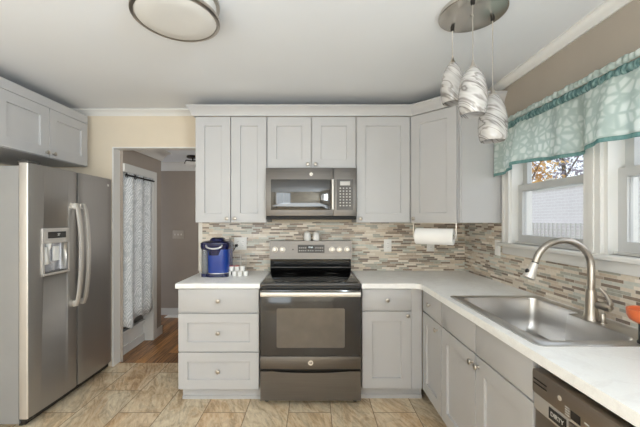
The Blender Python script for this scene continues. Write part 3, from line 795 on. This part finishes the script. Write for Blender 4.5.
# ------------------------------------------------------------------ microwave
mx0, mx1 = (266.2-314)/119, (356.2-314)/119; my = 2.690; mz0, mz1 = 1.398, 1.829; mc = (mx0+mx1)/2
mw = root('microwave', (mc, 2.9, mz0), 'stainless over-the-range microwave below the short wall cabinet', 'microwave')
B('oven_case', 'dark', mw, mx0+.004, mx1-.004, my+.02, YB-.002, mz0, mz1)
def mu(u): return (u-314)/119.5
def mv(v): return 1.39-(v-220.5)/119.5
m = MB(); m.box(mu(333.5), mx1, my-.004, my+.02, mv(216), mz1, bev=.003); fpn = m.build('control_panel', 'slate', mw)
m = MB(); m.box(mx0, mu(333.2), my-.006, my+.02, mv(216), mz1, bev=.003); md = m.build('door', 'slate', mw)
m = MB(); m.box(mx0, mx1, my+.004, my+.02, mz0, mv(216.2), bev=.003); m.build('bottom_vent', 'dark', mw)
m = MB(); m.box(mu(271), mu(330.5), my-.0085, my-.006, mv(210), mv(179.5), bev=.001); wn_ = m.build('door_window', 'mwglass', md)
m = MB(); m.tube([(mu(332.6), my-.03, mv(209.5)), (mu(332.6), my-.036, mv(195)), (mu(332.6), my-.03, mv(180))], .011, 12)
for v in (207, 182.5): m.box(mu(332.6)-.008, mu(332.6)+.008, my-.03, my-.004, mv(v)-.008, mv(v)+.008)
m.build('handle', 'handle', md)
m = MB(); m.box(mu(336.5), mu(353), my-.006, my-.004, mv(210), mv(179.5)); kp = m.build('keypad', 'mwpanel', fpn)
m = MB(); m.box(mu(340), mu(350), my-.0068, my-.006, mv(185.5), mv(181.5)); m.build('display', 'key', kp)
m = MB()
for i in range(4):
    for j in range(7): m.box(mu(339.5+i*3.2), mu(340.9+i*3.2), my-.0066, my-.006, mv(188.8+j*2.9), mv(187.8+j*2.9))
m.build('button_print', 'key', kp)
m = MB(); m.cyl((mc, my-.006, mv(174.3)), (mc, my-.0075, mv(174.3)), .013, seg=24); bb_ = m.build('badge', 'nickel', md)
text_mesh('GE', .013, 'mwpanel', 'lettering', bb_, frame_mtx((mc, my-.0077, mv(174.3)), FN))

# ------------------------------------------------------------------ refrigerator (faces +X)
RX = -1.90
rf = root('refrigerator', (-2.3, 2.59, 0), 'stainless side-by-side refrigerator with ice dispenser at the left wall', 'refrigerator')
B('fridge_body', 'steel_side', rf, XL+.03, RX-.070, 2.148, 3.036, .03, 1.755)
for y in (2.2, 2.98):
    for x in (-1.99, -2.6): m = MB(); m.cyl((x, y, 0), (x, y, .032), .02); m.build('foot', 'black', rf)
B('base_grille', 'black', rf, RX-.068, RX-.035, 2.16, 3.03, .02, .075)
B('gasket_shade_strip', 'black', rf, RX-.0698, RX-.0605, 2.150, 3.03, .08, 1.76)  # black strip at the gasket, painting the shaded gap behind the doors
def fdoor(name, y0, y1, cut=None):
    # gently crowned front; plan outline lofted in z
    m = MB(); n = 14; yc = 2.59
    def outline(z):
        L = [(RX-.062, y0, z)]
        for k in range(n+1):
            y = y0+.004+(y1-y0-.008)*k/n
            x = RX-.010*((y-yc)/.45)**2 + .004
            if k in (0, n): x -= .006
            L.append((x, y, z))
        L.append((RX-.062, y1, z)); return L
    m.loft([outline(.068), outline(1.775)], True, True, True, smooth=False)
    return m.build(name, 'steel', rf)
fd1 = fdoor('freezer_door', 2.142, 2.582); fd2 = fdoor('fridge_door', 2.590, 3.038)
# dispenser cut-out in the freezer door
mz = MB(); mz.box(RX-.052, RX+.05, 2.262, 2.478, 1.015, 1.225); cutter = mz.build('cut', 'steel', None)
md_ = fd1.modifiers.new('cut', 'BOOLEAN'); md_.object = cutter; md_.solver = 'EXACT'
cutter.location = cutter.location - ORG[rf]   # same local frame as the door
dg = bpy.context.evaluated_depsgraph_get()
fd1.parent = None; bpy.context.view_layer.update(); dg = bpy.context.evaluated_depsgraph_get()
nm = bpy.data.meshes.new_from_object(fd1.evaluated_get(dg)); fd1.modifiers.clear(); fd1.data = nm; fd1.parent = rf
bpy.data.objects.remove(cutter)
# light rounded door sides
m = MB(); m.box(RX-.058, RX-.010, 2.1385, 2.1425, .068, 1.775, bev=.001); m.build('door_edge', 'steel_edge', fd1)
m = MB(); m.tube([(RX-.0085, 2.1445, .070), (RX-.0085, 2.1445, .9), (RX-.0085, 2.1445, 1.773)], .0055, 10); m.build('edge_trim', 'handle', fd1)
# dispenser
y0, y1, z0, z1 = 2.246, 2.494, .998, 1.335
m = MB(); fx_ = RX+.0005
m.box(fx_-.004, fx_+.008, y0, y1, 1.225, z1, bev=.003)
m.box(fx_-.004, fx_+.008, y0, y0+.016, z0, 1.225).box(fx_-.004, fx_+.008, y1-.016, y1, z0, 1.225).box(fx_-.004, fx_+.012, y0, y1, z0, z0+.017, bev=.003)
dp = m.build('dispenser_frame', 'steel_edge', fd1)
m = MB()
m.box(fx_-.051, fx_-.048, 2.263, 2.477, 1.016, 1.224)
m.build('dispenser_recess', 'silverp', dp)
m = MB(); m.box(fx_-.046, fx_+.004, 2.27, 2.47, 1.016, 1.021); m.build('drip_tray', 'mwpanel', dp)
m = MB(); m.box(fx_+.008, fx_+.009, 2.290, 2.455, 1.262, 1.308); dsp = m.build('display', 'dark', dp)
m = MB(); m.xf = frame_mtx((fx_+.009, 2.295, 1.262), LN)
for i in range(3): m.box(.006+i*.052, .040+i*.052, .008, .036, 0, .0006)
m.build('icon_print', 'mwpanel', dsp)
text_mesh('37', .026, 'key', 'temperature_digits', dsp, frame_mtx((fx_+.0102, 2.385, 1.286), LN))
m = MB(); m.xf = frame_mtx((fx_+.008, 2.262, 1.232), LN)
for i in range(6): m.box(.012+i*.034, .034+i*.034, .004, .012, 0, .001)
m.build('button_print', 'key', dp)
m = MB()
for y in (2.325, 2.415):
    m.box(fx_-.044, fx_-.030, y-.028, y+.028, 1.09, 1.20, bev=.005)
m.build('paddle', 'white', dp)
m = MB(); m.lathe((fx_-.02, 2.325, 1.225), [(.02, 0), (.016, -.03), (.011, -.045)], 18, cap0=False); m.build('ice_chute', 'white', dp)
# towel-like paper hanging in recess left : translucent flap
m = MB(); m.loft([[(fx_-.012, 2.266, 1.20), (fx_-.006, 2.285, 1.20), (fx_-.012, 2.31, 1.20)], [(fx_-.01, 2.264, 1.10), (fx_-.004, 2.29, 1.10), (fx_-.012, 2.325, 1.10)],
                 [(fx_-.01, 2.266, 1.075), (fx_-.004, 2.30, 1.075), (fx_-.012, 2.335, 1.08)]], False, smooth=True)
fl = m.build('splash_flap', 'white', dp); sm = fl.modifiers.new('s', 'SOLIDIFY'); sm.thickness = .003
# handles
for (y, par, sgn) in ((2.545, fd1, -1), (2.628, fd2, 1)):
    m = MB(); pts = []; L = []
    for k in range(17):
        tt = k/16; z = .715+(1.525-.715)*tt; b = math.sin(PI*tt)**.55
        pts.append((RX+.020+.045*b, y, z))
    loops = []
    for p in pts:
        loops.append([(p[0]+dx_, p[1]+dy_, p[2]) for dx_, dy_ in ((-.010, -.017), (.004, -.019), (.010, -.010), (.011, 0), (.010, .010), (.004, .019), (-.010, .017))])
    m.loft(loops, True, True, True, smooth=True)
    for z in (.735, 1.505): m.box(RX-.002, RX+.030, y-.014, y+.014, z-.022, z+.022, bev=.003)
    m.build('handle', 'handle', par)
m = MB(); m.cyl((RX+.002-.009, 2.975, 1.715), (RX-.001, 2.975, 1.715), .012, seg=20); m.build('badge', 'white', fd2)
for hy_ in (2.16,): m = MB(); m.box(RX-.09, RX-.02, hy_, hy_+.10, 1.776, 1.796, bev=.004); m.build('hinge_cover', 'mwpanel', rf)
m = MB(); m.box(RX-.066, RX-.010, 2.152, 2.20, .046, .066, bev=.002); m.build('lower_hinge', 'black', rf)

# ------------------------------------------------------------------ coffee maker
kx, ky, kz = -.842, 2.78, .914
kf = root('coffee_maker', (kx, ky, kz), 'cobalt blue single-cup coffee maker on the left counter', 'coffee maker')
def rr(x0, x1, y0, y1, r, z, k=6): return [(p.x, p.y, z) for p in round_poly([(x0, y0), (x1, y0), (x1, y1), (x0, y1)], r, k)]
m = MB(); m.loft([rr(kx-.070, kx+.115, ky-.09, ky+.15, .045, kz), rr(kx-.070, kx+.115, ky-.09, ky+.15, .045, kz+.03)], True, True, True, True); m.build('drip_base', 'navy', kf)
m = MB(); m.loft([rr(kx-.058, kx+.103, ky-.095, ky+.02, .05, kz+.030), rr(kx-.058, kx+.103, ky-.095, ky+.02, .05, kz+.036)], True, True, True, False); m.build('drip_tray', 'silverp', kf)
m = MB(); m.loft([rr(kx-.062, kx+.116, ky-.088, ky+.15, .06, kz+.036), rr(kx-.062, kx+.116, ky-.092, ky+.15, .06, kz+.14), rr(kx-.062, kx+.116, ky-.092, ky+.15, .06, kz+.235)], True, True, True, True); m.build('body', 'blue', kf)
m = MB(); m.loft([rr(kx-.045, kx+.060, ky-.106, ky+.10, .05, kz+.185), rr(kx-.052, kx+.075, ky-.112, ky+.14, .05, kz+.24)], True, True, True, True); m.build('brew_head', 'navy', kf)
m = MB(); m.loft([rr(kx-.115, kx+.118, ky-.09, ky+.14, .055, kz+.232), rr(kx-.12, kx+.122, ky-.10, ky+.145, .06, kz+.25), rr(kx-.12, kx+.122, ky-.10, ky+.145, .06, kz+.285), rr(kx-.10, kx+.105, ky-.07, ky+.12, .05, kz+.300)], True, True, True, True); m.build('top_housing', 'navy', kf)
m = MB(); m.loft([rr(kx-.055, kx+.070, ky-.06, ky+.09, .045, kz+.300), rr(kx-.045, kx+.060, ky-.05, ky+.08, .045, kz+.322), rr(kx-.03, kx+.045, ky-.03, ky+.06, .03, kz+.330)], True, True, True, True); m.build('lid', 'navy', kf)
pts = [(kx+.01+.066*math.cos(a), ky-.098-.022*abs(math.sin(a))**.8, kz+.268-.026*math.sin(a)) for a in [PI*k/14 for k in range(15)]]
m = MB(); m.tube(pts, .0085, 10); m.build('lid_handle', 'silverp', kf)
m = MB(); m.loft([rr(kx-.112, kx-.060, ky-.07, ky+.14, .024, kz+.012), rr(kx-.112, kx-.060, ky-.07, ky+.14, .024, kz+.235)], True, True, True, True); m.build('water_tank', 'tank', kf)
m = MB(); m.loft([rr(kx-.114, kx-.058, ky-.072, ky+.142, .024, kz), rr(kx-.114, kx-.058, ky-.072, ky+.142, .024, kz+.028)], True, True, True, True); m.build('tank_base', 'navy', kf)

# ------------------------------------------------------------------ pod carousel + pods
cx, cy = -.655, 2.86
pc = root('pod_carousel', (cx, cy, .914), 'chrome wire coffee pod holder beside the blue coffee maker', 'pod holder')
m = MB(); m.lathe((cx, cy, .914), [(.060, 0), (.060, .006), (.05, .009)], 28).cyl((cx, cy, .92), (cx, cy, 1.085), .0035)
m.build('stand', 'handle', pc)
m = MB()
def ringt(c, r, rt, n=20): 
    mm = [[(c[0]+(r+rt*math.cos(b))*math.cos(a), c[1]+(r+rt*math.cos(b))*math.sin(a), c[2]+rt*math.sin(b)) for b in [2*PI*j/6 for j in range(6)]] for a in [2*PI*i/n for i in range(n+1)]]
    m.loft(mm, True)
for z in (.965, 1.005, 1.045, 1.082): ringt((cx, cy, z), .055, .0016)
for k in range(8): 
    a = 2*PI*k/8; m.cyl((cx+.055*math.cos(a), cy+.055*math.sin(a), .92), (cx+.055*math.cos(a), cy+.055*math.sin(a), 1.082), .0014, seg=6)
m.build('wire_basket', 'nickel', pc)
k = 0
spots = []
for i in range(4): spots.append((cx-.080+.048*i, cy-.088+.006*(i % 2), .914, ['pod', 'pod', 'pod', 'pod'][i]))
for i in range(3): spots.append((cx-.056+.048*i, cy-.088, .9585, ['red', 'red', 'pod'][i]))
names = ['leftmost white coffee pod on the counter by the pod holder', 'second white coffee pod from the left, bottom row', 'third white coffee pod from the left, bottom row', 'rightmost white coffee pod of the bottom row',
         'left red-topped pod stacked on the white pods', 'right red-topped pod stacked on the white pods', 'white pod at the right of the stacked top row']
for (x, y, z, c), lb in zip(spots, names):
    r = root('coffee_pod', (x, y, z), lb, 'coffee pod', 'coffee pods on the left counter')
    m = MB(); m.lathe((x, y, z), [(.017, 0), (.018, .001), (.022, .039)], 18); m.build('cup', 'white', r)
    m = MB(); m.lathe((x, y, z+.039), [(.0235, 0), (.0235, .0022), (.021, .003)], 18); m.build('foil_lid', c, r)

# ------------------------------------------------------------------ outlets and switches
M['plate_taupe'] = plain('beige_plate', (176, 166, 155), .5)
def outlet(p, n, w, h, label, duplex=True, name='wall_outlet', cat='outlet', gangs=1, pm='white'):
    r = root(name, p, label, cat)
    m = MB(); m.xf = frame_mtx(p, n); m.box(-w/2, w/2, -h/2, h/2, 0, .006, bev=.002); pl_ = m.build('cover_plate', pm, r)
    for g in range(gangs):
        gx = (g-(gangs-1)/2)*.046
        if duplex:
            for dy in (-.02, .02):
                m = MB(); m.xf = frame_mtx(p, n); m.box(gx-.013, gx+.013, dy-.013, dy+.013, .006, .0085, bev=.001); sk_ = m.build('socket', 'paper', pl_)
                m = MB(); m.xf = frame_mtx(p, n); m.box(gx-.006, gx-.004, dy-.004, dy+.005, .0085, .009).box(gx+.004, gx+.006, dy-.004, dy+.005, .0085, .009); m.build('slots', 'dark', sk_)
        else:
            m = MB(); m.xf = frame_mtx(p, n); m.box(gx-.005, gx+.005, -.012, .012, .006, .012, bev=.001); m.build('toggle', 'paper', pl_)
    return r
yb = YB-.009
outlet(((387.6-314)/105.3, yb, 1.39-(245.5-220.5)/105.3), FN, .072, .118, 'white outlet on the mosaic right of the range')
outlet(((430.5-314)/105.3, yb, 1.39-(245-220.5)/105.3), FN, .072, .118, 'white outlet on the mosaic behind the paper towel roll')
ol = outlet(((240.5-314)/105.3, yb, 1.39-(243.5-220.5)/105.3), FN, .118, .118, 'white double outlet with a plug, behind the coffee maker', gangs=2)
outlet((XR-.009, 2.505, 1.178), (-1, 0, 0), .072, .118, 'white switch plate on the mosaic beside the window', False, 'light_switch', 'switch')
outlet(((178.3-314)/67.8, 4.75, 1.39-(234.5-220.5)/67.8), FN, .165, .118, 'beige three-gang switch plate on the hall back wall', False, 'light_switch', 'switch', 3, 'plate_taupe')
# cord with plug
p = Vector(((237-314)/105.3, yb-.0085, 1.155))
m = MB(); m.box(p.x-.012, p.x+.012, p.y-.028, p.y-.001, p.z-.012, p.z+.012, bev=.004)
m.tube([p+Vector((0, -.026, 0)), p+Vector((-.01, -.05, -.03)), p+Vector((-.06, -.05, -.10)), p+Vector((-.04, -.045, -.2)), (kx+.08, ky+.155, .93)], .0035, 8)
tag(m.build('power_cord', 'black'), 'black power cord from the outlet to the blue coffee maker', 'cord')

# ------------------------------------------------------------------ paper towel
pa = Vector((.842, 2.655, 1.262)); pb = Vector((1.085, 2.500, 1.262)); ax_ = (pb-pa).normalized()
pr = root('paper_towel_roll', (pa+pb)/2-Vector((0, 0, .06)), 'white paper towel roll hanging under the corner wall cabinet', 'paper towel')
L_ = (pb-pa).length
m = MB(); m.lathe(pa, [(.020, 0), (.062, 0), (.065, .003), (.065, L_-.003), (.062, L_), (.020, L_)], 36, ax_, cap0=False, cap1=False); m.build('towel_sheets', 'paper', pr)
m = MB(); m.lathe(pa, [(.0185, 0), (.020, 0), (.020, L_), (.0185, L_), (.0185, 0)], 24, ax_, cap0=False, cap1=False); m.build('cardboard_core', 'cardboard', pr)
ph = root('paper_towel_holder', (pa+pb)/2+Vector((0, 0, .10)), 'nickel under-cabinet rod holder carrying the paper towel roll', 'holder')
m = MB(); m.cyl(pa-ax_*.022, pb+ax_*.022, .006).cyl(pa-ax_*.022, pa-ax_*.012, .016).cyl(pb+ax_*.012, pb+ax_*.022, .016); m.build('rod', 'nickel', ph)
for q in (pa-ax_*.019, pb+ax_*.019):
    m = MB(); m.xf = Matrix.Translation(q) @ Matrix.Rotation(math.atan2(ax_.y, ax_.x), 4, 'Z'); m.box(-.003, .003, -.012, .012, -.012, .1085); m.build('bracket', 'nickel', ph)
m = MB(); q = (pa+pb)/2; m.xf = Matrix.Translation(q) @ Matrix.Rotation(math.atan2(ax_.y, ax_.x), 4, 'Z'); m.box(-L_/2-.025, L_/2+.025, -.014, .014, .1065, .1095); m.build('mount_plate', 'nickel', ph)

# ------------------------------------------------------------------ valance
vr = root('valance', (1.36, 1.6, 2.05), 'aqua lattice-print sheer valance gathered over the sink windows', 'curtain')
VY0, VY1 = .55, 2.446
def vx(y, z, amp):
    return 1.362 - amp*(.75*math.sin(y*9.5+.6)+.5*math.sin(y*21+1.3)+.32*math.sin(y*43+2*math.sin(y*5))) - amp*.4
def vbot(y): return 1.735+.012*math.sin(y*9.5+.6)+.010*math.sin(y*4.1)
def sheet(z_of, n, mz_, ampf, off=0.0):
    m = MB(); L = []
    for j in range(mz_+1):
        row = []
        for i in range(n+1):
            y = VY0+(VY1-VY0)*i/n; z = z_of(y, j/mz_); row.append((vx(y, z, ampf(j/mz_))+off, y, z))
        L.append(row)
    m.loft(L, False); return m
m = sheet(lambda y, t_: vbot(y)+.020+(2.045-vbot(y)-.020)*t_, 240, 14, lambda t_: .034*(1-t_)**.7+.005); sh = m.build('sheer_panel', 'valance', vr)
m = sheet(lambda y, t_: vbot(y)+.021*t_, 240, 3, lambda t_: .039, -.0); hm = m.build('hem_band', 'hem', vr)
# gathered rod pocket and ruffle
def pocket(bands):
    m = MB(); L = []; n = 420
    for j, (dx_, z) in enumerate(bands):
        row = []
        for i in range(n+1):
            y = VY0+(VY1-VY0)*i/n; g = .0035*math.sin(y*190+math.sin(y*23)*2)*(.5 if j in (0, 4) else 1)
            row.append((1.366+dx_+g, y, z-.004+(.004*math.sin(y*60+2*math.sin(y*17)) if j > 3 else 0)))
        L.append(row)
    m.loft(L, False); return m
pk = pocket(((-.010, 2.032), (-.018, 2.042), (-.020, 2.056), (-.014, 2.070), (-.008, 2.078))).build('gathered_header', 'header', vr)
pk2 = pocket(((-.008, 2.080), (-.012, 2.090), (-.012, 2.100), (-.010, 2.108), (-.006, 2.112), (-.004, 2.116))).build('top_ruffle', 'valance', vr)
for o_ in (sh, hm, pk, pk2):
    sm = o_.modifiers.new('s', 'SOLIDIFY'); sm.thickness = .0012
rd = root('curtain_rod', (1.40, 1.5, 2.06), 'white rod hidden inside the aqua valance header over the windows', 'curtain rod')
m = MB(); m.tube([(XR-.018, VY1-.01, 2.062), (1.385, VY1-.012, 2.062), (1.380, VY1-.03, 2.062), (1.380, 1.5, 2.062), (1.380, VY0+.03, 2.062), (XR, VY0+.01, 2.062)], .006, 10); m.build('rod', 'white', rd)

# ------------------------------------------------------------------ hall curtain with grommets on rod
cr = root('hall_curtain', (HX-.01, 3.45, .3), 'grey and white leaf-print curtain hanging in the hall opening', 'curtain')
cy0, cy1 = 3.178, 3.728
m = MB(); L = []
for j in range(13):
    t_ = j/12; row = []
    for i in range(90):
        u = i/89; y = cy0+(cy1-cy0)*u; zb_ = .30+.08*u+.035*math.cos(u*4*PI)
        z = zb_+(1.872-zb_)*t_; row.append((HX+.002-.022*math.sin(u*6*PI+.4)*(1.15-.3*t_)+.004*math.sin(u*17+t_*3), y, z))
    L.append(row)
m.loft(L, False); cs = m.build('curtain_cloth', 'leafy', cr); sm = cs.modifiers.new('s', 'SOLIDIFY'); sm.thickness = .002
for k in range(4):
    y = cy0+.04+k*.155; m = MB()
    c = Vector((HX+.008, y, 1.842)); L = []
    for i in range(17):
        a = 2*PI*i/16; L.append([c+Vector((.004*math.cos(b), (.019+.004*math.sin(b))*math.cos(a), (.019+.004*math.sin(b))*math.sin(a))) for b in [2*PI*j/6 for j in range(6)]])
    m.loft(L, True); m.build('grommet', 'bronze', cr)
m = MB(); pts = [(HX+.002+.020*math.sin(k/40*6*PI+.4)*0+.026, cy0-.003+(cy1-cy0+.003)*k/40, 1.842) for k in range(41)]
m.tube([pts[0], pts[20], pts[40]], .0085, 10)
tag(m.build('curtain_rod', 'bronze'), 'thin dark metal rod holding the leaf-print curtain in the hall', 'curtain rod')

# hall floor register and hall light
vt = root('floor_register', (-2.02, 4.62, 0), 'white floor register against the hall back wall', 'vent')
m = MB(); m.box(-2.14, -1.90, 4.60, 4.72, 0, .008, bev=.002); vg = m.build('register_frame', 'white', vt)
for k in range(6):
    m = MB(); m.box(-2.125+k*.037, -2.105+k*.037, 4.615, 4.705, .008, .011); m.build('louver', 'paper', vg)
hl = root('hall_ceiling_light', (-1.64, 4.25, 2.12), 'small dark-framed ceiling light in the hall', 'ceiling light')
hx, hy = -1.60, 4.25
m = MB(); m.lathe((hx, hy, 2.215), [(.075, .025), (.078, .008), (.07, 0)], 28); m.build('canopy', 'bronze', hl)
m = MB(); m.cyl((hx, hy, 2.16), (hx, hy, 2.22), .008)
for k in range(4):
    a = PI/4+k*PI/2; m.tube([(hx, hy, 2.175), (hx+.09*math.cos(a), hy+.09*math.sin(a), 2.175), (hx+.11*math.cos(a), hy+.11*math.sin(a), 2.13)], .007, 8)
m.build('arm', 'bronze', hl)
m = MB(); m.lathe((hx, hy, 2.10), [(.02, 0), (.085, .018), (.105, .045), (.11, .05), (.10, .05)], 28, cap1=False); m.build('shade', 'white', hl)

# ------------------------------------------------------------------ pendant
pcx, pcy = .790, 1.607
pd = root('pendant_light', (pcx, pcy, ZC), 'three-light pendant cluster with swirled glass shades above the sink', 'pendant lamp')
m = MB(); m.lathe((pcx, pcy, ZC-.026), [(.150, 0), (.158, .004), (.160, .012), (.154, .016), (.154, .026)], 64)
cn = m.build('canopy', 'satin', pd)
m = MB(); m.lathe((pcx, pcy, ZC-.034), [(.004, 0), (.009, .003), (.009, .009)], 16); m.build('finial', 'nickel', cn)
for (x, y, zt_, zb_, wd) in ((.735, 1.71, 2.262, 2.012, .118), (.741, 1.503, 2.140, 1.882, .128), (.901, 1.624, 2.062, 1.790, .136)):
    m = MB(); m.lathe((x, y, ZC-.044), [(.005, 0), (.009, .004), (.010, .018)], 14); m.build('cord_grip', 'bronze', cn)
    m = MB(); m.cyl((x, y, zt_-.01), (x, y, ZC-.026), .0026, seg=8); m.build('cord', 'nickel', pd)
    m = MB(); m.lathe((x, y, zt_), [(.004, 0), (.006, -.012), (.010, -.025), (.018, -.040), (.021, -.046)], 20); m.build('socket_cap', 'nickel', pd)
    H = zt_-.040-zb_; R_ = wd/2
    prof = [(.30, H), (.46, H*.95), (.70, H*.83), (.87, H*.67), (.97, H*.48), (1.0, H*.33), (.975, H*.17), (.88, H*.035), (.80, 0)]
    m = MB(); m.lathe((x, y, zb_), [(R_*a, b) for a, b in prof]+[(R_*.80, .002)]+[(R_*a-.004, b) for a, b in prof[::-1][2:-1]], 36, cap0=True, cap1=False)
    shd = m.build('glass_shade', 'artglass', pd)
    m = MB(); m.lathe((x, y, zb_+.05), [(.004, 0), (.016, .01), (.020, .03), (.012, .055), (.010, .08)], 14); m.build('bulb', 'white', shd)

# ------------------------------------------------------------------ flush ceiling light
lx, ly = -.655, 1.535
cl = root('ceiling_light', (lx, ly, ZC), 'round flush ceiling light with nickel rings and white diffuser', 'ceiling light')
m = MB(); m.lathe((lx, ly, ZC-.014), [(.19, 0), (.212, 0), (.214, .006), (.212, .014)], 64); m.build('base_ring', 'nickel', cl)
m = MB(); m.lathe((lx, ly, ZC-.095), [(.196, 0), (.205, 0), (.2135, .004), (.2135, .018), (.205, .022), (.196, .022), (.196, 0)], 64, cap0=False, cap1=False); m.build('lower_ring', 'nickel_dk', cl)
m = MB(); m.lathe((lx, ly, ZC-.100), [(.02, 0), (.12, .001), (.185, .004), (.1955, .010), (.1955, .085)], 64); m.build('diffuser', 'diffuser', cl)
for k in range(3):
    a = 2*PI*k/3+.5; m = MB(); m.cyl((lx+.205*math.cos(a), ly+.205*math.sin(a), ZC-.075), (lx+.205*math.cos(a), ly+.205*math.sin(a), ZC-.012), .004, seg=8); m.build('post', 'nickel', cl)
cl.scale = (.93, .93, 1)
